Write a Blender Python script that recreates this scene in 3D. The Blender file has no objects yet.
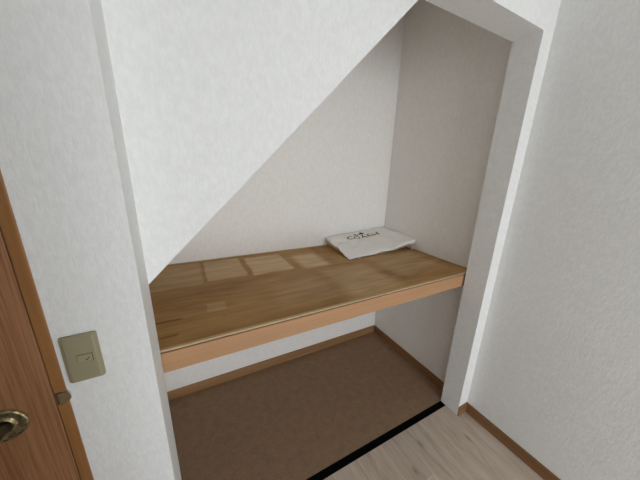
import bpy, bmesh, math, random
from mathutils import Vector, Matrix, noise
random.seed(3)
C = bpy.context.scene.collection

# ------------------------------------------------------------------ materials
def mat(name, color=(.8,.8,.8), rough=.6, metal=0.0, spec=.5):
    m = bpy.data.materials.new(name); m.use_nodes = True
    b = m.node_tree.nodes['Principled BSDF']
    b.inputs['Base Color'].default_value = (*color, 1)
    b.inputs['Roughness'].default_value = rough
    b.inputs['Metallic'].default_value = metal
    b.inputs['Specular IOR Level'].default_value = spec
    return m, m.node_tree, b

def nd(nt, typ, **kw):
    n = nt.nodes.new(typ)
    for k, v in kw.items():
        if k in n.inputs.keys(): n.inputs[k].default_value = v
        else: setattr(n, k, v)
    return n
def objco(nt, scale=(1,1,1), rot=(0,0,0)):
    t = nt.nodes.new('ShaderNodeTexCoord'); mp = nt.nodes.new('ShaderNodeMapping')
    mp.inputs['Scale'].default_value = scale; mp.inputs['Rotation'].default_value = rot
    nt.links.new(t.outputs['Object'], mp.inputs['Vector']); return mp.outputs['Vector']
def ramp(nt, fac, stops):
    r = nt.nodes.new('ShaderNodeValToRGB'); e = r.color_ramp.elements
    while len(e) < len(stops): e.new(.5)
    for el, (p, c) in zip(e, stops): el.position = p; el.color = (*c, 1)
    nt.links.new(fac, r.inputs['Fac']); return r.outputs['Color']
def math_(nt, op, a, b=None, c=None, clamp=False):
    n = nt.nodes.new('ShaderNodeMath'); n.operation = op; n.use_clamp = clamp
    for i, v in enumerate((a, b, c)):
        if v is None: continue
        if isinstance(v, (int, float)): n.inputs[i].default_value = v
        else: nt.links.new(v, n.inputs[i])
    return n.outputs[0]
def mixc(nt, fac, a, b, mode='MIX'):
    n = nt.nodes.new('ShaderNodeMix'); n.data_type = 'RGBA'; n.blend_type = mode
    for i, v in ((0, fac), (6, a), (7, b)):
        if isinstance(v, (int, float)): n.inputs[i].default_value = v
        elif isinstance(v, tuple): n.inputs[i].default_value = (*v, 1)
        else: nt.links.new(v, n.inputs[i])
    return n.outputs[2]
def bump(nt, b, h, strength, dist=.002):
    n = nt.nodes.new('ShaderNodeBump'); n.inputs['Strength'].default_value = strength
    n.inputs['Distance'].default_value = dist
    nt.links.new(h, n.inputs['Height']); nt.links.new(n.outputs[0], b.inputs['Normal'])

def wallpaper(name, col, bs=.35, warm=None):
    m, nt, b = mat(name, col, .62, spec=.35)
    v = objco(nt, (1, 1, 1))
    n1 = nd(nt, 'ShaderNodeTexNoise', Scale=48.0, Detail=3.0, Roughness=.6); nt.links.new(v, n1.inputs['Vector'])
    vs = objco(nt, (300, 300, 34))                      # short vertical fibres
    n2 = nd(nt, 'ShaderNodeTexNoise', Scale=1.0, Detail=2.0); nt.links.new(vs, n2.inputs['Vector'])
    vh = objco(nt, (42, 42, 210))                       # crosswise threads
    n3 = nd(nt, 'ShaderNodeTexNoise', Scale=1.0, Detail=2.0); nt.links.new(vh, n3.inputs['Vector'])
    n4 = nd(nt, 'ShaderNodeTexVoronoi', Scale=34.0); nt.links.new(v, n4.inputs['Vector'])
    h = math_(nt, 'ADD', math_(nt, 'ADD', n2.outputs[0], n3.outputs[0]), math_(nt, 'MULTIPLY', n1.outputs[0], 1.1))
    h = math_(nt, 'ADD', h, math_(nt, 'MULTIPLY', n4.outputs[0], .25))
    n5 = nd(nt, 'ShaderNodeTexNoise', Scale=1.0, Detail=2.0, Distortion=.6); nt.links.new(objco(nt, (105, 105, 42)), n5.inputs['Vector'])
    r5 = ramp(nt, n5.outputs[0], [(.44, (0,0,0)), (.54, (1,1,1))])
    h = math_(nt, 'ADD', math_(nt, 'MULTIPLY', h, .75), math_(nt, 'MULTIPLY', r5, .34))
    bump(nt, b, h, bs, .0018)
    c = mixc(nt, ramp(nt, n1.outputs[0], [(.40, (0,0,0)), (.62, (1,1,1))]), tuple(x*.965 for x in col), col)
    c = mixc(nt, r5, c, mixc(nt, 1.0, c, (.97,.97,.97), 'MULTIPLY'))
    nt.links.new(c, b.inputs['Base Color'])
    return m

def wood(name, c1, c2, axis=2, fine=150, rough=.45, spec=.4, streak=.5, bs=.08):
    m, nt, b = mat(name, c1, rough, spec=spec)
    sc = [fine, fine, fine]; sc[axis] = fine*.02
    v = objco(nt, tuple(sc))
    n = nd(nt, 'ShaderNodeTexNoise', Scale=1.0, Detail=4.0, Roughness=.65); nt.links.new(v, n.inputs['Vector'])
    sc2 = [22, 22, 22]; sc2[axis] = 1.1
    v2 = objco(nt, tuple(sc2))
    n2 = nd(nt, 'ShaderNodeTexNoise', Scale=1.0, Detail=3.0, Distortion=.4); nt.links.new(v2, n2.inputs['Vector'])
    f = math_(nt, 'ADD', math_(nt, 'MULTIPLY', n.outputs[0], streak), math_(nt, 'MULTIPLY', n2.outputs[0], 1-streak))
    c = ramp(nt, f, [(.38, c2), (.60, c1)])
    nt.links.new(c, b.inputs['Base Color'])
    bump(nt, b, n.outputs[0], bs, .001)
    return m

M = {}
M['paper'] = wallpaper('wallpaper_white', (.80,.80,.79), .27)
M['paper_bounce'] = wallpaper('wallpaper_bounce', (.845,.825,.795), .15)  # same paper as outside, with warm bounced light put into its colour
M['ceiling'] = wallpaper('wallpaper_ceiling', (.82,.82,.81), .15)
M['base'] = wood('baseboard_brown', (.27,.135,.055), (.175,.085,.033), axis=1, rough=.4)
M['base_x'] = wood('baseboard_brown_x', (.33,.18,.085), (.22,.115,.05), axis=0, rough=.4)
M['door'] = wood('door_oak', (.37,.18,.085), (.235,.102,.043), axis=2, fine=240, rough=.48, streak=.8, bs=.15)
M['casing'] = wood('casing_oak', (.33,.155,.050), (.25,.108,.033), axis=2, fine=90, rough=.45, streak=.4)
M['rail'] = wood('rail_pale_wood', (.46,.255,.13), (.40,.22,.108), axis=0, fine=80, rough=.5, streak=.4, bs=.04)
M['edge'] = wood('edge_pale_wood', (.50,.365,.205), (.42,.30,.165), axis=0, fine=90, rough=.5)
M['dark'] = mat('dark_gap', (.05,.028,.015), .8)[0]
M['sill'] = mat('black_sill', (.0025,.0025,.003), .8, spec=.03)[0]
M['switch'] = mat('switch_plastic', (.31,.27,.17), .38, spec=.5)[0]
M['rocker'] = mat('rocker_plastic', (.34,.29,.175), .35, spec=.5)[0]
M['grey_line'] = mat('rocker_gap', (.05,.04,.02), .8)[0]
M['ink'] = mat('ink_black', (.02,.018,.018), .8)[0]
M['alu'] = mat('aluminium', (.55,.55,.55), .35, metal=.9)[0]
# antique brass
m, nt, b = mat('antique_brass', (.45,.36,.20), .33, metal=.9)
n = nd(nt, 'ShaderNodeTexNoise', Scale=160.0, Detail=3.0); nt.links.new(objco(nt), n.inputs['Vector'])
nt.links.new(ramp(nt, n.outputs[0], [(.35, (.22,.17,.08)), (.62, (.52,.43,.25))]), b.inputs['Base Color'])
M['brass'] = m
m, nt, b = mat('bronze', (.33,.245,.13), .5, metal=.55)
M['bronze'] = m
M['dark_bronze'] = mat('dark_bronze', (.09,.07,.045), .45, metal=.7)[0]
# window glass: mostly clear, slightly reflective
m = bpy.data.materials.new('window_glass'); m.use_nodes = True; nt = m.node_tree
nt.nodes.clear(); o = nt.nodes.new('ShaderNodeOutputMaterial'); mx = nt.nodes.new('ShaderNodeMixShader')
t_ = nt.nodes.new('ShaderNodeBsdfTransparent'); g_ = nt.nodes.new('ShaderNodeBsdfGlossy'); g_.inputs['Roughness'].default_value = .02
mx.inputs[0].default_value = .06
nt.links.new(t_.outputs[0], mx.inputs[1]); nt.links.new(g_.outputs[0], mx.inputs[2]); nt.links.new(mx.outputs[0], o.inputs[0])
M['glass'] = m
# brown fibreboard on the closet floor
m, nt, b = mat('brown_board', (.18,.115,.07), .75, spec=.25)
n = nd(nt, 'ShaderNodeTexNoise', Scale=130.0, Detail=4.0, Roughness=.7); nt.links.new(objco(nt), n.inputs['Vector'])
n2 = nd(nt, 'ShaderNodeTexNoise', Scale=24.0, Detail=3.0); nt.links.new(objco(nt), n2.inputs['Vector'])
f = math_(nt, 'ADD', math_(nt, 'MULTIPLY', n.outputs[0], .7), math_(nt, 'MULTIPLY', n2.outputs[0], .3))
nt.links.new(ramp(nt, f, [(.36, (.205,.128,.076)), (.64, (.305,.20,.125))]), b.inputs['Base Color'])
M['board'] = m
# greige oak planks, 150 mm wide, running towards the closet
m, nt, b = mat('oak_planks', (.3,.25,.2), .42, spec=.4)
tc = nt.nodes.new('ShaderNodeTexCoord'); sp = nt.nodes.new('ShaderNodeSeparateXYZ'); nt.links.new(tc.outputs['Object'], sp.inputs[0])
u = math_(nt, 'DIVIDE', math_(nt, 'ADD', math_(nt, 'MINIMUM', sp.outputs[0], 1.30), -1.222+3.0), .150)
col_i = math_(nt, 'FLOOR', u); fu = math_(nt, 'FRACT', u)
off = math_(nt, 'FRACT', math_(nt, 'MULTIPLY', col_i, .3719))
vv = math_(nt, 'ADD', math_(nt, 'DIVIDE', sp.outputs[1], .91), off)
vv = math_(nt, 'ADD', vv, 10.0+.168-(18*.3719 % 1.0)) 
row_i = math_(nt, 'FLOOR', vv); fv = math_(nt, 'FRACT', vv)
du = math_(nt, 'MULTIPLY', math_(nt, 'MINIMUM', fu, math_(nt, 'SUBTRACT', 1.0, fu)), .150)
dv = math_(nt, 'MULTIPLY', math_(nt, 'MINIMUM', fv, math_(nt, 'SUBTRACT', 1.0, fv)), .91)
dd = math_(nt, 'MINIMUM', du, dv)
wn = nt.nodes.new('ShaderNodeTexWhiteNoise'); wn.noise_dimensions = '2D'
cmb = nt.nodes.new('ShaderNodeCombineXYZ'); nt.links.new(col_i, cmb.inputs[0]); nt.links.new(row_i, cmb.inputs[1]); nt.links.new(cmb.outputs[0], wn.inputs['Vector'])
cv = nt.nodes.new('ShaderNodeCombineXYZ')
nt.links.new(math_(nt, 'MULTIPLY', sp.outputs[0], 26.0), cv.inputs[0]); nt.links.new(math_(nt, 'MULTIPLY', sp.outputs[1], 4.0), cv.inputs[1]); nt.links.new(math_(nt, 'MULTIPLY', wn.outputs[0], 40.0), cv.inputs[2])
gn = nd(nt, 'ShaderNodeTexNoise', Scale=1.0, Detail=6.0, Roughness=.62, Distortion=.8); nt.links.new(cv.outputs[0], gn.inputs['Vector'])
base = ramp(nt, gn.outputs[0], [(.28, (.38,.30,.23)), (.50, (.50,.415,.335)), (.74, (.60,.515,.43))])
tone = math_(nt, 'ADD', math_(nt, 'MULTIPLY', wn.outputs[0], .22), .87)
tn = nt.nodes.new('ShaderNodeVectorMath'); tn.operation = 'SCALE'; nt.links.new(base, tn.inputs[0]); nt.links.new(tone, tn.inputs['Scale'])
# a few knots
kn = None
for (kx, ky) in ((1.128,-.018),(1.0,-.10),(1.40,-.12),(.70,-.30),(1.30,-.55)):
    ex = math_(nt, 'POWER', math_(nt, 'MULTIPLY', math_(nt, 'SUBTRACT', sp.outputs[0], kx), 1/.009), 2.0)
    ey = math_(nt, 'POWER', math_(nt, 'MULTIPLY', math_(nt, 'SUBTRACT', sp.outputs[1], ky), 1/.022), 2.0)
    g = math_(nt, 'EXPONENT', math_(nt, 'MULTIPLY', math_(nt, 'ADD', ex, ey), -1.0))
    kn = g if kn is None else math_(nt, 'ADD', kn, g)
kn = math_(nt, 'MULTIPLY', kn, .62, clamp=True)
c = mixc(nt, kn, tn.outputs[0], (.16,.115,.08))
seam = math_(nt, 'LESS_THAN', dd, .0015)
c = mixc(nt, math_(nt, 'MULTIPLY', seam, .75), c, (.66,.58,.49))
nt.links.new(c, b.inputs['Base Color'])
bump(nt, b, gn.outputs[0], .06, .001)
M['planks'] = m
# shelf plywood: amber varnish worn pale where boxes have stood
m, nt, b = mat('amber_plywood', (.3,.17,.06), .5, spec=.3)
tc = nt.nodes.new('ShaderNodeTexCoord'); sp = nt.nodes.new('ShaderNodeSeparateXYZ')
nz = nd(nt, 'ShaderNodeTexNoise', Scale=9.0, Detail=3.0); nt.links.new(tc.outputs['Object'], nz.inputs['Vector'])
dn = nt.nodes.new('ShaderNodeVectorMath'); dn.operation = 'MULTIPLY_ADD'
nt.links.new(nz.outputs['Color'], dn.inputs[0]); dn.inputs[1].default_value = (.03,.03,0); nt.links.new(tc.outputs['Object'], dn.inputs[2])
nt.links.new(dn.outputs[0], sp.inputs[0])
X, Y = math_(nt, 'SUBTRACT', sp.outputs[0], .015), math_(nt, 'SUBTRACT', sp.outputs[1], .015)
g1 = nd(nt, 'ShaderNodeTexNoise', Scale=1.0, Detail=5.0, Roughness=.6, Distortion=1.2); nt.links.new(objco(nt, (2.6, 22, 1)), g1.inputs['Vector'])
g2 = nd(nt, 'ShaderNodeTexNoise', Scale=1.0, Detail=3.0, Distortion=.5); nt.links.new(objco(nt, (2.2, 5, 1)), g2.inputs['Vector'])
f = math_(nt, 'ADD', math_(nt, 'MULTIPLY', g1.outputs[0], .5), math_(nt, 'MULTIPLY', g2.outputs[0], .5))
c = ramp(nt, f, [(.36, (.235,.112,.022)), (.50, (.35,.185,.052)), (.66, (.46,.265,.092))])
def box(x0, x1, y0, y1, s=.012):
    def ss(v, e0, e1):
        n = nt.nodes.new('ShaderNodeMapRange'); n.interpolation_type = 'SMOOTHSTEP'
        nt.links.new(v, n.inputs[0]); n.inputs[1].default_value = e0; n.inputs[2].default_value = e1; return n.outputs[0]
    a = math_(nt, 'MULTIPLY', ss(X, x0-s, x0+s), ss(X, x1+s, x1-s))
    d = math_(nt, 'MULTIPLY', ss(Y, y0-s, y0+s), ss(Y, y1+s, y1-s))
    return math_(nt, 'MULTIPLY', a, d)
tintc = ramp(nt, g1.outputs[0], [(.35, (.52,.36,.18)), (.65, (.68,.50,.30))])
for (x0,x1,y0,y1,s,k) in ((-.25,.148,.57,.880,.010,.42),(.166,.360,.585,.872,.006,.70),(.392,.615,.572,.850,.008,.85),
                        (.672,.835,.545,.785,.028,.85),(.143,.212,.291,.361,.004,.38),(.735,1.04,.15,.48,.045,.45),
                        (.42,.70,.20,.44,.05,.25),(1.10,1.48,.26,.60,.07,.45)):
    c = mixc(nt, math_(nt, 'MULTIPLY', box(x0,x1,y0,y1,s), k), c, tintc)
for (x0,x1,y0,y1,s,k) in ((-.10,.058,.280,.293,.007,1.0),(-.01,.050,.186,.196,.006,1.0),(.19,.207,.240,.245,.003,.5),(.09,.105,.238,.243,.003,.4),
                        (1.03,1.10,.27,.35,.03,.45),(1.08,1.13,.205,.25,.02,.4),(.86,.90,.78,.9,.012,.4)):
    c = mixc(nt, math_(nt, 'MULTIPLY', box(x0,x1,y0,y1,s), k), c, (.19,.075,.014))
nt.links.new(c, b.inputs['Base Color'])
bump(nt, b, g1.outputs[0], .05, .001)
M['ply'] = m
# woven cloth
m, nt, b = mat('white_cotton', (.86,.83,.79), .85, spec=.15)
n = nd(nt, 'ShaderNodeTexNoise', Scale=420.0, Detail=2.0); nt.links.new(objco(nt), n.inputs['Vector'])
bump(nt, b, n.outputs[0], .2, .0008)
M['cloth'] = m

# ------------------------------------------------------------------ helpers
def obj(name, bm, m, parent=None, smooth=False, loc=None):
    me = bpy.data.meshes.new(name)
    bmesh.ops.recalc_face_normals(bm, faces=bm.faces[:])
    bm.to_mesh(me); bm.free()
    if smooth:
        for p in me.polygons: p.use_smooth = True
    me.materials.append(m)
    o = bpy.data.objects.new(name, me); C.objects.link(o)
    if parent is not None:
        o.parent = parent; o.matrix_parent_inverse = Matrix.Translation(-Vector(parent.location))
    return o
def addbox(bm, a, b_, bev=0, seg=2):
    t = bmesh.new(); bmesh.ops.create_cube(t, size=1)
    for v in t.verts:
        v.co = Vector([(a[i]+b_[i])/2 + v.co[i]*(b_[i]-a[i]) for i in range(3)])
    if bev: bmesh.ops.bevel(t, geom=t.edges[:], offset=bev, segments=seg, profile=.5, affect='EDGES')
    me = bpy.data.meshes.new('t'); t.to_mesh(me); t.free(); bm.from_mesh(me); bpy.data.meshes.remove(me)
    return bm
def box_(a, b_, bev=0, seg=2): return addbox(bmesh.new(), a, b_, bev, seg)
def prism(poly, axis, lo, hi):
    """closed polygon in the two other axes, extruded along axis"""
    bm = bmesh.new(); n = len(poly)
    def p(q, d):
        l = list(q); l.insert(axis, d); return bm.verts.new(l)
    A = [p(q, lo) for q in poly]; B = [p(q, hi) for q in poly]
    bm.faces.new(A); bm.faces.new(B[::-1])
    for i in range(n): bm.faces.new((A[i], A[(i+1) % n], B[(i+1) % n], B[i]))
    return bm
def lathe(profile, centre, seg=48):
    """profile of (radius, y) around an axis along -y"""
    bm = bmesh.new(); rings = []
    for r, d in profile:
        rings.append([bm.verts.new((centre[0]+r*math.cos(2*math.pi*i/seg), centre[1]+d, centre[2]+r*math.sin(2*math.pi*i/seg))) for i in range(seg)] if r > 1e-6
                     else [bm.verts.new((centre[0], centre[1]+d, centre[2]))])
    for a, b_ in zip(rings, rings[1:]):
        for i in range(seg):
            j = (i+1) % seg
            if len(a) == 1: bm.faces.new((a[0], b_[i], b_[j]))
            elif len(b_) == 1: bm.faces.new((a[i], a[j], b_[0]))
            else: bm.faces.new((a[i], a[j], b_[j], b_[i]))
    if len(rings[0]) > 1: bm.faces.new(rings[0][::-1])
    if len(rings[-1]) > 1: bm.faces.new(rings[-1])
    return bm
def struct(o, label=None, cat=None):
    o['kind'] = 'structure'
    if label: o['label'] = label
    if cat: o['category'] = cat
    return o
def thing(name, loc, label, cat):
    o = bpy.data.objects.new(name, None); C.objects.link(o); o.location = loc
    o.empty_display_size = .05; o['label'] = label; o['category'] = cat; return o

# ------------------------------------------------------------------ dimensions (metres)
XJ, XR, T = 1.4713, 1.5529, .1155       # right jamb, right wall, opening depth
D, XC, ZH = .9012, 1.5556, 2.0218       # closet back wall, closet right wall, header height
ZS, YS, ZF = .9072, .1255, .8240        # shelf top, shelf front, rail bottom
HB, ZD = .0667, 1.1316                  # baseboard height, tip of the slanted wall
CE = 2.42; XL = -1.10; YB = -3.60       # ceiling, left wall, back wall
CT = 2.80; CLX = -.135                             # closet left wall

# ------------------------------------------------------------------ setting
struct(obj('floor', box_((XL-.1, YB-.1, -.1), (XR+.1, .0772, 0)), M['planks']), 'greige oak plank floor of the room', 'floor')
struct(obj('floor_closet', box_((CLX-.02, T, -.1), (XC+.05, D+.05, 0)), M['board']), 'brown fibreboard floor inside the closet', 'floor')
struct(obj('trim_1', box_((0, .0772, -.1), (XJ, T, .0005)), M['sill']), 'black sill strip between the plank floor and the closet floor', 'sill')
struct(obj('ceiling', box_((XL-.1, YB-.1, CE), (XR+.1, 0, CE+.1)), M['ceiling']), 'white papered ceiling', 'ceiling')
# front wall in one piece: left part round the door, header and right jamb
DL, DR, DH = -.963, -.166, 2.0          # door opening
bm = prism([(XL, 0), (DL, 0), (DL, DH), (DR, DH), (DR, 0), (0, 0), (0, ZH), (XJ, ZH), (XJ, 0), (XR, 0), (XR, CT), (XL, CT)], 1, 0, T)
o = obj('wall_front', bm, M['paper']); struct(o, 'white wall with the door, the closet opening and its header and jamb', 'wall')
# slanted wall under the stair, upper left of the opening, flush with the back of the frame
bm = prism([(CLX, ZD+CLX), (0, ZD), (XC, ZD+XC), (XC, CT), (CLX, CT)], 1, T, T+.0145)
struct(obj('wall_slanted', bm, M['paper']), 'white wall panel cut at a slant along the stair above the closet', 'wall')
# underside of the stair behind it
bm = prism([(CLX, ZD+CLX+.004), (XC, ZD+XC+.004), (XC, ZD+XC+.11), (CLX, ZD+CLX+.12)], 1, T+.0145, D)
struct(obj('ceiling_closet', bm, M['paper_bounce']), 'slanting underside of the stair over the closet', 'ceiling')
struct(obj('wall_closet_back', box_((CLX-.1, D, 0), (XC+.1, D+.1, CT)), M['paper_bounce']), 'back wall inside the closet', 'wall')
struct(obj('wall_closet_right', box_((XC, T, 0), (XC+.1, D, CT)), M['paper_bounce']), 'right side wall inside the closet', 'wall')
struct(obj('wall_closet_left', box_((CLX-.02, T, 0), (CLX, D, CT)), M['paper_bounce']), 'left side wall inside the closet', 'wall')
V0, V1, VZ0, VZ1 = -3.30, -2.75, .90, 2.00
bm = bmesh.new()
addbox(bm, (XR, V1, 0), (XR+.1, T, CE)); addbox(bm, (XR, YB, 0), (XR+.1, V0, CE))
addbox(bm, (XR, V0, 0), (XR+.1, V1, VZ0)); addbox(bm, (XR, V0, VZ1), (XR+.1, V1, CE))
struct(obj('wall_right', bm, M['paper']), 'plain white papered wall on the right', 'wall')
struct(obj('wall_left', box_((XL-.1, YB, 0), (XL, T, CE)), M['paper']), 'white papered wall far left', 'wall')
# back wall with the window opening
W0, W1, WZ0, WZ1 = .10, 1.42, .03, 2.05
bm = bmesh.new()
addbox(bm, (XL, YB-.1, 0), (W0, YB, CE)); addbox(bm, (W1, YB-.1, 0), (XR, YB, CE))
addbox(bm, (W0, YB-.1, 0), (W1, YB, WZ0)); addbox(bm, (W0, YB-.1, WZ1), (W1, YB, CE))
struct(obj('wall_back', bm, M['paper']), 'wall behind with the large window', 'wall')
wn_ = bpy.data.objects.new('window_1', None); C.objects.link(wn_); wn_.location = ((W0+W1)/2, YB-.05, WZ0)
struct(wn_, 'aluminium sliding window', 'window')
bm = bmesh.new()
for a, b_ in (((W0, WZ0), (W1, WZ0+.04)), ((W0, WZ1-.04), (W1, WZ1)), ((W0, WZ0), (W0+.04, WZ1)), ((W1-.04, WZ0), (W1, WZ1)), (((W0+W1)/2-.03, WZ0), ((W0+W1)/2+.03, WZ1))):
    addbox(bm, (a[0], YB-.08, a[1]), (b_[0], YB-.03, b_[1]))
obj('window_frame', bm, M['alu'], wn_)
for i in range(2):
    a = W0+.04 if i == 0 else (W0+W1)/2+.03; e = (W0+W1)/2-.03 if i == 0 else W1-.04
    obj('window_pane', box_((a, YB-.058, WZ0+.04), (e, YB-.053, WZ1-.04)), M['glass'], wn_)

struct(obj('wall_shade_stub', box_((XL, -1.04, 0), (.08, -.94, CE)), M['paper']), 'unseen papered wall stub added behind on the left to shade the door wall', 'wall')  # unseen stub, added to keep window light off the door wall
wn2 = bpy.data.objects.new('window_added', None); C.objects.link(wn2); wn2.location = (XR+.05, (V0+V1)/2, VZ0)  # unseen window, added to light the surfaces that face right
struct(wn2, 'unseen aluminium window added in the right wall for side light', 'window')
bm = bmesh.new()
for a, b_ in (((V0, VZ0), (V1, VZ0+.04)), ((V0, VZ1-.04), (V1, VZ1)), ((V0, VZ0), (V0+.04, VZ1)), ((V1-.04, VZ0), (V1, VZ1))):
    addbox(bm, (XR+.03, a[0], a[1]), (XR+.08, b_[0], b_[1]))
obj('window_frame', bm, M['alu'], wn2)
obj('window_pane', box_((XR+.053, V0+.04, VZ0+.04), (XR+.058, V1-.04, VZ1-.04)), M['glass'], wn2)

# baseboards
BT = .008
bm = prism([(YB, 0), (0, 0), (0, HB), (YB, HB)], 0, XR-BT, XR)
addbox(bm, (XJ+.001, -BT, 0), (XR-BT, 0, HB), .0008, 1)
struct(obj('baseboard_right', bm, M['base']), 'brown baseboard along the right wall, turning onto the jamb', 'baseboard')
struct(obj('baseboard_closet_back', box_((CLX, D-BT, 0), (XC, D, HB)), M['base_x']), 'brown baseboard at the back of the closet', 'baseboard')
struct(obj('baseboard_closet_right', box_((XC-BT, T, 0), (XC, D-BT, HB)), M['base']), 'brown baseboard along the right side of the closet', 'baseboard')
struct(obj('baseboard_left', box_((XL, YB, 0), (XL+BT, 0, HB)), M['base']), 'brown baseboard along the left wall', 'baseboard')
struct(obj('baseboard_front', box_((DR+.001, -BT, 0), (0, 0, HB)), M['base_x']), 'brown baseboard below the light switch', 'baseboard')

# ------------------------------------------------------------------ door
d = bpy.data.objects.new('door_1', None); C.objects.link(d); d.location = (-.55, 0, 0)
struct(d, 'oak-brown wooden door with a round antique brass handle rose', 'door')
GX = -.1860                                  # gap between door leaf and casing
bm = box_((GX, -.004, 0), (DR, T, DH), .0012, 2)
addbox(bm, (DL, -.004, 0), (DL+.0215, T, DH), .0012, 2)
addbox(bm, (DL, -.004, DH), (DR, T, DH+.0215), .0012, 2)
cas = obj('door_casing', bm, M['casing'], d)
bm = box_((DL+.024, -.003, .004), (GX-.0022, .026, DH-.003), .0015, 2)
obj('door_leaf', bm, M['door'], d)
obj('door_rebate', box_((DL+.0215, .027, 0), (GX, .045, DH)), M['dark'], d)
# knob with its rose
kc = (-.2700, -.003, .9150)
rose = obj('handle_rose', lathe([(.0375,0),(.0382,-.0025),(.0370,-.0050),(.0345,-.0062),(.0290,-.0060),(.0268,-.0045),(.0215,-.0030),(.0190,-.0035),(.0178,-.0065),(.0160,-.0080),(.0140,-.0065),(.0132,-.0020),(.0,-.0020)], kc, 64), M['brass'], d, True)
bm = lathe([(.0105,-.0021),(.0098,-.012),(.0092,-.030),(.0100,-.043),(.0090,-.049),(.0,-.050)], kc, 32)
for i in range(1):
    R = []
    for j, (dx, dy, rz, ry) in enumerate(((.004,-.041,.006,.005),(-.012,-.043,.0095,.0065),(-.035,-.045,.0088,.0055),(-.065,-.044,.0098,.0050),(-.095,-.040,.0088,.0045),(-.108,-.036,.0040,.0030))):
        R.append([bm.verts.new((kc[0]+dx, kc[1]+dy+ry*math.cos(2*math.pi*k/16), kc[2]+rz*math.sin(2*math.pi*k/16))) for k in range(16)])
    for A, B in zip(R, R[1:]):
        for k in range(16): bm.faces.new((A[k], A[(k+1) % 16], B[(k+1) % 16], B[k]))
    bm.faces.new(R[0][::-1]); bm.faces.new(R[-1])
obj('door_handle', bm, M['dark_bronze'], d, True)
# strike plate whose rounded lip laps over the casing
def lip_mesh():
    bm = bmesh.new(); z0, hz = .9435, .0160; n = 14; th = .0016
    prof = [(GX+.0045, -.0042), (GX+.0052, -.0070), (GX+.0085, -.0088), (GX+.0130, -.0096), (GX+.0180, -.0102), (GX+.0230, -.0112), (GX+.0275, -.0130), (GX+.0300, -.0150)]
    L = len(prof); top = []
    for i, (x, y) in enumerate(prof):
        t = i/(L-1); h = hz*.92*(1 if t < .2 else math.sqrt(max(.25, 1-((t-.2)/.88)**2)))
        row = []
        for k in range(n+1):
            s = -1+2*k/n
            row.append((x - .0030*s*s*(1 if i > 3 else .3), y + .0022*s*s, z0-.0045+.0085*t+h*s))
        top.append(row)
    F = [[bm.verts.new(p) for p in r] for r in top]
    B = [[bm.verts.new((p[0]+(.0014 if i < 2 else 0), p[1]+(th if i >= 2 else .0006), p[2])) for p in r] for i, r in enumerate(top)]
    for i in range(L-1):
        for k in range(n):
            bm.faces.new((F[i][k], F[i+1][k], F[i+1][k+1], F[i][k+1])); bm.faces.new((B[i][k+1], B[i+1][k+1], B[i+1][k], B[i][k]))
    for i in range(L-1):
        bm.faces.new((F[i][0], B[i][0], B[i+1][0], F[i+1][0])); bm.faces.new((F[i][n], F[i+1][n], B[i+1][n], B[i][n]))
    for k in range(n):
        bm.faces.new((F[0][k], F[0][k+1], B[0][k+1], B[0][k])); bm.faces.new((F[-1][k+1], F[-1][k], B[-1][k], B[-1][k+1]))
    return bm
sp_ = obj('strike_plate', lip_mesh(), M['bronze'], d, True); sp_['label'] = 'bronze strike plate with rounded lip'
obj('strike_shade', box_((GX+.0015, -.0048, .926), (GX+.0125, -.0038, .9585), .0003, 1), M['dark'], d)  # proud dark plate, its colour standing in for the shaded crevice

# ------------------------------------------------------------------ light switch
sx0, sx1, sz0, sz1 = -.157, -.0925, .972, 1.090
sw = thing('light_switch', ((sx0+sx1)/2, 0, sz0), 'beige plastic light switch plate on the white wall beside the wooden door', 'light switch')
bm = bmesh.new(); cx_, cz_ = (sx0+sx1)/2, (sz0+sz1)/2
def rrect(hw, hh, r, y, n=6):
    pts = []
    for qx, qz, a0 in ((1,1,0),(-1,1,90),(-1,-1,180),(1,-1,270)):
        for k in range(n+1):
            a = math.radians(a0+90*k/n); pts.append((cx_+qx*(hw-r)+r*math.cos(a), y, cz_+qz*(hh-r)+r*math.sin(a)))
    return [bm.verts.new(p) for p in pts]
hw, hh = (sx1-sx0)/2, (sz1-sz0)/2
rs = [rrect(hw-.0008, hh-.0008, .004, 0), rrect(hw, hh, .0065, -.003), rrect(hw-.0008, hh-.0008, .0065, -.0055), rrect(hw-.0045, hh-.003, .006, -.0062),
      rrect(hw-.0060, hh-.0045, .0045, -.0080), rrect(hw-.0085, hh-.0065, .0040, -.0090)]
for a, b_ in zip(rs, rs[1:]):
    for i in range(len(a)): bm.faces.new((a[i], a[(i+1) % len(a)], b_[(i+1) % len(a)], b_[i]))
bm.faces.new(rs[0][::-1]); bm.faces.new(rs[-1])
obj('cover_plate', bm, M['switch'], sw)
rx0, rx1, rz0, rz1 = -.1325, -.1065, 1.0225, 1.0415
obj('rocker_surround', box_((rx0-.0006, -.0096, rz0-.0006), (rx1+.0006, -.0088, rz1+.0006)), M['grey_line'], sw)
rk = obj('rocker', prism([(-.0090, rz0+.0003), (-.0104, rz0+.0003), (-.0112, rz0+.0012), (-.0104, rz1-.0008), (-.0098, rz1-.0003), (-.0090, rz1-.0003)], 0, rx0+.0004, rx1-.0004), M['rocker'], sw)
bm = bmesh.new()   # small off-white pictogram tick on the rocker
for p, q in (((-.1185,1.0300),(-.1165,1.0270)), ((-.1165,1.0270),(-.1115,1.0345))):
    p, q = Vector((p[0],0,p[1])), Vector((q[0],0,q[1])); e = (q-p).normalized(); nn = Vector((-e.z,0,e.x))*.0007
    vs = [bm.verts.new(Vector((0,y,0))+w) for y in (-.0113, -.0103) for w in (p-nn, q-nn, q+nn, p+nn)]
    for f_ in ((0,1,2,3),(7,6,5,4),(0,4,5,1),(1,5,6,2),(2,6,7,3),(3,7,4,0)): bm.faces.new([vs[i] for i in f_])
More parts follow.
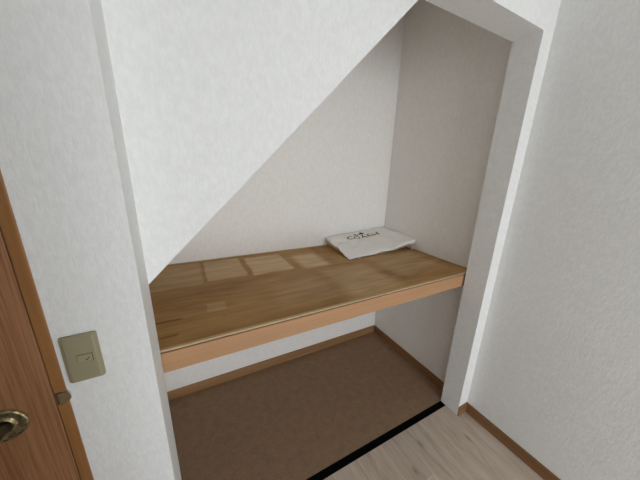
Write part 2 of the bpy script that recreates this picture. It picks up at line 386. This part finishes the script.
obj('rocker_mark', bm, M['grey_line'], rk)

# ------------------------------------------------------------------ shelf
sh = thing('closet_shelf', ((CLX+XC)/2, D, ZF), 'amber-stained plywood shelf with pale worn patches and a light wooden front rail, across the closet', 'shelf')
obj('shelf_board', box_((CLX+.001, YS+.010, ZS-.0085), (XC-.001, D-.001, ZS)), M['ply'], sh)
obj('front_edging', box_((CLX+.001, YS-.0020, ZS-.0060), (XC-.001, YS+.010, ZS+.0015), .0008, 1), M['edge'], sh)
obj('gap_shade_strip', box_((CLX+.001, YS+.0040, ZS-.0125), (XC-.001, YS+.012, ZS-.0060)), M['dark'], sh)  # solid dark strip, the groove's shadow put into its colour
obj('front_rail', box_((CLX+.001, YS+.0015, ZF), (XC-.001, YS+.030, ZS-.0125), .001, 1), M['rail'], sh)
obj('back_bead', box_((CLX+.001, D-.007, ZS), (XC-.001, D-.001, ZS+.0055), .001, 1), M['edge'], sh)
obj('side_bead', box_((XC-.006, YS+.013, ZS), (XC-.001, D-.007, ZS+.0035), .0008, 1), M['edge'], sh)
obj('back_cleat', box_((CLX+.001, D-.025, ZS-.045), (XC-.001, D-.001, ZS-.0085)), M['rail'], sh)

# ------------------------------------------------------------------ folded cloth bag on the shelf
bag = thing('cloth_bag', (1.25, .73, ZS), 'folded white cotton bag with small black printing, in the back right shelf corner', 'bag')
def fbm(x, y, s, o=0): return noise.fractal(Vector((x*s+o, y*s-o, o*1.7)), 1.0, 2.0, 3)
def top_pt(u, v):
    """u 0..1 left to right, v 0..1 front to back"""
    x = .986 + .562*u; yf = .566 + .010*math.sin(u*7.0)*(.3+u)*(1-u**6) - .004*u**4
    y = yf + (.887-yf)*v
    z = (.9155*(1-u)+.984*u*1.0)*(1-v) + (.974*(1-u)+1.008*u)*v
    z -= .010*math.sin(math.pi*u)*(1-v)
    z += .0095*fbm(x, y, 9, 1.3) + .0042*fbm(x, y, 26, 5.1) + .003*(1-abs(fbm(x*.6+y, y-x*.3, 11, 3.3))*3)*v*(1-v)*2
    z += .004*math.exp(-((u-.80-.2*(v-.5))/.03)**2)*(1-v)
    return Vector((x, y, max(z, ZS+.006)))
def sheet(nu=84, nv=44):
    bm = bmesh.new(); rows = []
    for j in range(nv+1):
        v = j/nv; row = []
        for i in range(nu+1):
            u = i/nu; p = top_pt(u, v)
            row.append(p)
        rows.append(row)
    # front hem rolls over and hangs down, tucking back under
    hang = []
    for k, (dy, dz) in enumerate(((.010,-.98),(.006,-.86),(.0,-.70),(-.004,-.50),(-.005,-.30),(-.003,-.14),(.0,0))):
        row = []
        for i in range(nu+1):
            u = i/nu; p = rows[0][i]
            drop = (p.z-ZS-.0015) * (.62 + .38*min(1, max(0, (.52-u)/.25))) if u < .97 else (p.z-ZS-.0015)*.85
            w = .004*fbm(u*3, k*.2, 5, 8.2)
            row.append(Vector((p.x, p.y + dy*(.4+1.5*u) + w*(1 if dz < -.1 else 0) + (.022*u if dz < -.8 else .012*u*(-dz)), max(ZS+.0012, p.z+drop*dz))))
        hang.append(row)
    allr = hang[:-1] + rows
    top = [[bm.verts.new(p) for p in r] for r in allr]
    # underside: follows the same outline, resting on the shelf at left and centre
    bot = []
    for j, r in enumerate(allr):
        v = max(0, (j-len(hang)+1)/nv); row = []
        for i, p in enumerate(r):
            u = i/nu
            if j < len(hang)-1: q = Vector((p.x, p.y+.0035, max(ZS+.0006, p.z)))
            else:
                base = ZS+.0006 if u < .5 else ZS+.0006 + .022*max(0,(u-.5)/.5)*(1-v)*(1-max(0,(u-.93)/.07))
                yy = p.y + (.004+.030*u)*(1-v)
                k = max(0, 1-i/5.0)          # the left edge overhangs a hollow
                q = Vector((p.x, min(yy,.890), min(base*(1-k) + (p.z-.0035)*k, p.z-.0035)))
                if q.z < ZS+.0006: q.z = ZS+.0006
            row.append(bm.verts.new(q))
        bot.append(row)
    R_, N = len(top), nu
    for j in range(R_-1):
        for i in range(N):
            bm.faces.new((top[j][i], top[j][i+1], top[j+1][i+1], top[j+1][i])); bm.faces.new((bot[j][i], bot[j+1][i], bot[j+1][i+1], bot[j][i+1]))
        bm.faces.new((top[j][0], top[j+1][0], bot[j+1][0], bot[j][0])); bm.faces.new((top[j][N], bot[j][N], bot[j+1][N], top[j+1][N]))
    for i in range(N):
        bm.faces.new((top[0][i], bot[0][i], bot[0][i+1], top[0][i+1])); bm.faces.new((top[-1][i], top[-1][i+1], bot[-1][i+1], bot[-1][i]))
    return bm
body = obj('bag_body', sheet(), M['cloth'], bag, True)
# hem cord: small knotted ends poking out at the front left and at the right
def tube(bm, pts, r, n=8):
    rings = []
    for i, p in enumerate(pts):
        t = (pts[min(i+1, len(pts)-1)]-pts[max(i-1, 0)]).normalized(); a = t.orthogonal().normalized(); b_ = t.cross(a)
        rings.append([bm.verts.new(p+(a*math.cos(2*math.pi*k/n)+b_*math.sin(2*math.pi*k/n))*r) for k in range(n)])
    for A, B in zip(rings, rings[1:]):
        for k in range(n): bm.faces.new((A[k], A[(k+1) % n], B[(k+1) % n], B[k]))
    bm.faces.new(rings[0][::-1]); bm.faces.new(rings[-1])
for pts in (((1.045,.575,.9145),(1.050,.560,.9125),(1.058,.553,.9125),(1.066,.556,.9130),(1.063,.566,.9135)),
            ((1.536,.600,.950),(1.541,.585,.935),(1.545,.575,.920),(1.542,.570,.913),(1.530,.572,.9125))):
    bm = bmesh.new(); tube(bm, [Vector(p) for p in pts], .0034)
    obj('drawstring', bm, M['cloth'], bag, True)
# printing: five capitals with a small carriage emblem above, following the cloth
def drape(bm_or_me, u0, u1, v0, v1, xs, ys):
    for v in bm_or_me.vertices:
        fx = (v.co.x-xs[0])/(xs[1]-xs[0]); fy = (v.co.y-ys[0])/(ys[1]-ys[0]); k = v.co.z
        p = top_pt(u0+(u1-u0)*fx, v0+(v1-v0)*fy); v.co = p + Vector((0, 0, .0008))
def printed(name, bm, u0, u1, v0, v1, box2):
    me = bpy.data.meshes.new(name)
    bmesh.ops.triangulate(bm, faces=bm.faces[:])
    bmesh.ops.subdivide_edges(bm, edges=bm.edges[:], cuts=1)
    bm.to_mesh(me); bm.free(); drape(me, u0, u1, v0, v1, (box2[0], box2[1]), (box2[2], box2[3]))
    me.materials.append(M['ink']); o = bpy.data.objects.new(name, me); C.objects.link(o); o.parent = body
    o.matrix_parent_inverse = body.matrix_parent_inverse.copy() if False else Matrix.Identity(4)
    return o
tcu = bpy.data.curves.new('letters', 'FONT'); tcu.body = 'COACH'; tcu.size = 1; tcu.offset = .018; tcu.resolution_u = 4; tcu.space_character = 1.12
to = bpy.data.objects.new('letters_source', tcu); C.objects.link(to)
dg = bpy.context.evaluated_depsgraph_get(); dg.update()
me = bpy.data.meshes.new_from_object(to.evaluated_get(dg)); bpy.data.objects.remove(to)
xs = [v.co.x for v in me.vertices]; ys = [v.co.y for v in me.vertices]
bm = bmesh.new(); bm.from_mesh(me)
L = printed('printed_letters', bm, .24, .74, .66, .79, (min(xs), max(xs), min(ys), max(ys)))
# carriage with a horse
bm = bmesh.new()
def disc(cx, cy, r, ri=0, n=18):
    if ri:
        a = [bm.verts.new((cx+r*math.cos(2*math.pi*k/n), cy+r*math.sin(2*math.pi*k/n), 0)) for k in range(n)]
        b_ = [bm.verts.new((cx+ri*math.cos(2*math.pi*k/n), cy+ri*math.sin(2*math.pi*k/n), 0)) for k in range(n)]
        for k in range(n): bm.faces.new((a[k], a[(k+1) % n], b_[(k+1) % n], b_[k]))
    else: bm.faces.new([bm.verts.new((cx+r*math.cos(2*math.pi*k/n), cy+r*math.sin(2*math.pi*k/n), 0)) for k in range(n)])
def poly(pts): bm.faces.new([bm.verts.new((x, y, 0)) for x, y in pts])
disc(.66,.22,.20,.13); disc(.92,.16,.14,.09); disc(.66,.22,.04)
poly([(.55,.42),(1.0,.36),(1.02,.62),(.90,.70),(.62,.74),(.50,.60)])
poly([(.66,.74),(.86,.72),(.84,.96),(.70,.98)])
poly([(.08,.40),(.34,.42),(.40,.56),(.30,.62),(.14,.60),(.06,.78),(.0,.74),(.02,.58)])
for x in (.08,.15,.28,.35): poly([(x,.42),(x+.05,.42),(x+.02,.04),(x-.02,.04)])
poly([(.38,.50),(.56,.48),(.56,.52),(.38,.54)])
printed('printed_emblem', bm, .39, .56, .80, .91, (0, 1.06, .02, .98))

# ------------------------------------------------------------------ camera
CAMP = dict(f=251.9756, p=-.2729, y=.4918, r=.0296, loc=(.1142, -.6614, 1.45))
fw = Vector((math.cos(CAMP['p'])*math.sin(CAMP['y']), math.cos(CAMP['p'])*math.cos(CAMP['y']), math.sin(CAMP['p'])))
rt = fw.cross(Vector((0,0,1))).normalized(); up = rt.cross(fw); r = CAMP['r']
rt2 = rt*math.cos(r)+up*math.sin(r); up2 = -rt*math.sin(r)+up*math.cos(r)
cam = bpy.data.cameras.new('camera'); cam.sensor_width = 36; cam.lens = CAMP['f']/640*36; cam.clip_start = .01
co = bpy.data.objects.new('camera', cam); C.objects.link(co)
mw = Matrix((rt2, up2, -fw)).transposed().to_4x4(); mw.translation = Vector(CAMP['loc']); co.matrix_world = mw
bpy.context.scene.camera = co

# ------------------------------------------------------------------ light: daylight through the window
w = bpy.data.worlds.new('sky'); w.use_nodes = True; bpy.context.scene.world = w
bg = w.node_tree.nodes['Background']; bg.inputs[0].default_value = (.90,.955,1.0,1); bg.inputs[1].default_value = 9.8
pl = bpy.data.lights.new('window_portal', 'AREA'); pl.shape = 'RECTANGLE'; pl.size = W1-W0; pl.size_y = WZ1-WZ0
pl.cycles.is_portal = True
po = bpy.data.objects.new('window_portal', pl); C.objects.link(po); po.location = ((W0+W1)/2, YB-.11, (WZ0+WZ1)/2); po.rotation_euler = (math.radians(90), 0, 0)
pl = bpy.data.lights.new('window_portal', 'AREA'); pl.shape = 'RECTANGLE'; pl.size = V1-V0; pl.size_y = VZ1-VZ0
pl.cycles.is_portal = True
po = bpy.data.objects.new('window_portal', pl); C.objects.link(po); po.location = (XR+.11, (V0+V1)/2, (VZ0+VZ1)/2); po.rotation_euler = (math.radians(90), 0, math.radians(90))
sc = bpy.context.scene
sc.view_settings.view_transform = 'Standard'; sc.view_settings.look = 'None'; sc.view_settings.gamma = 1; sc.view_settings.exposure = 0.0
sc.view_settings.use_curve_mapping = False
sc.cycles.max_bounces = 10; sc.cycles.diffuse_bounces = 8
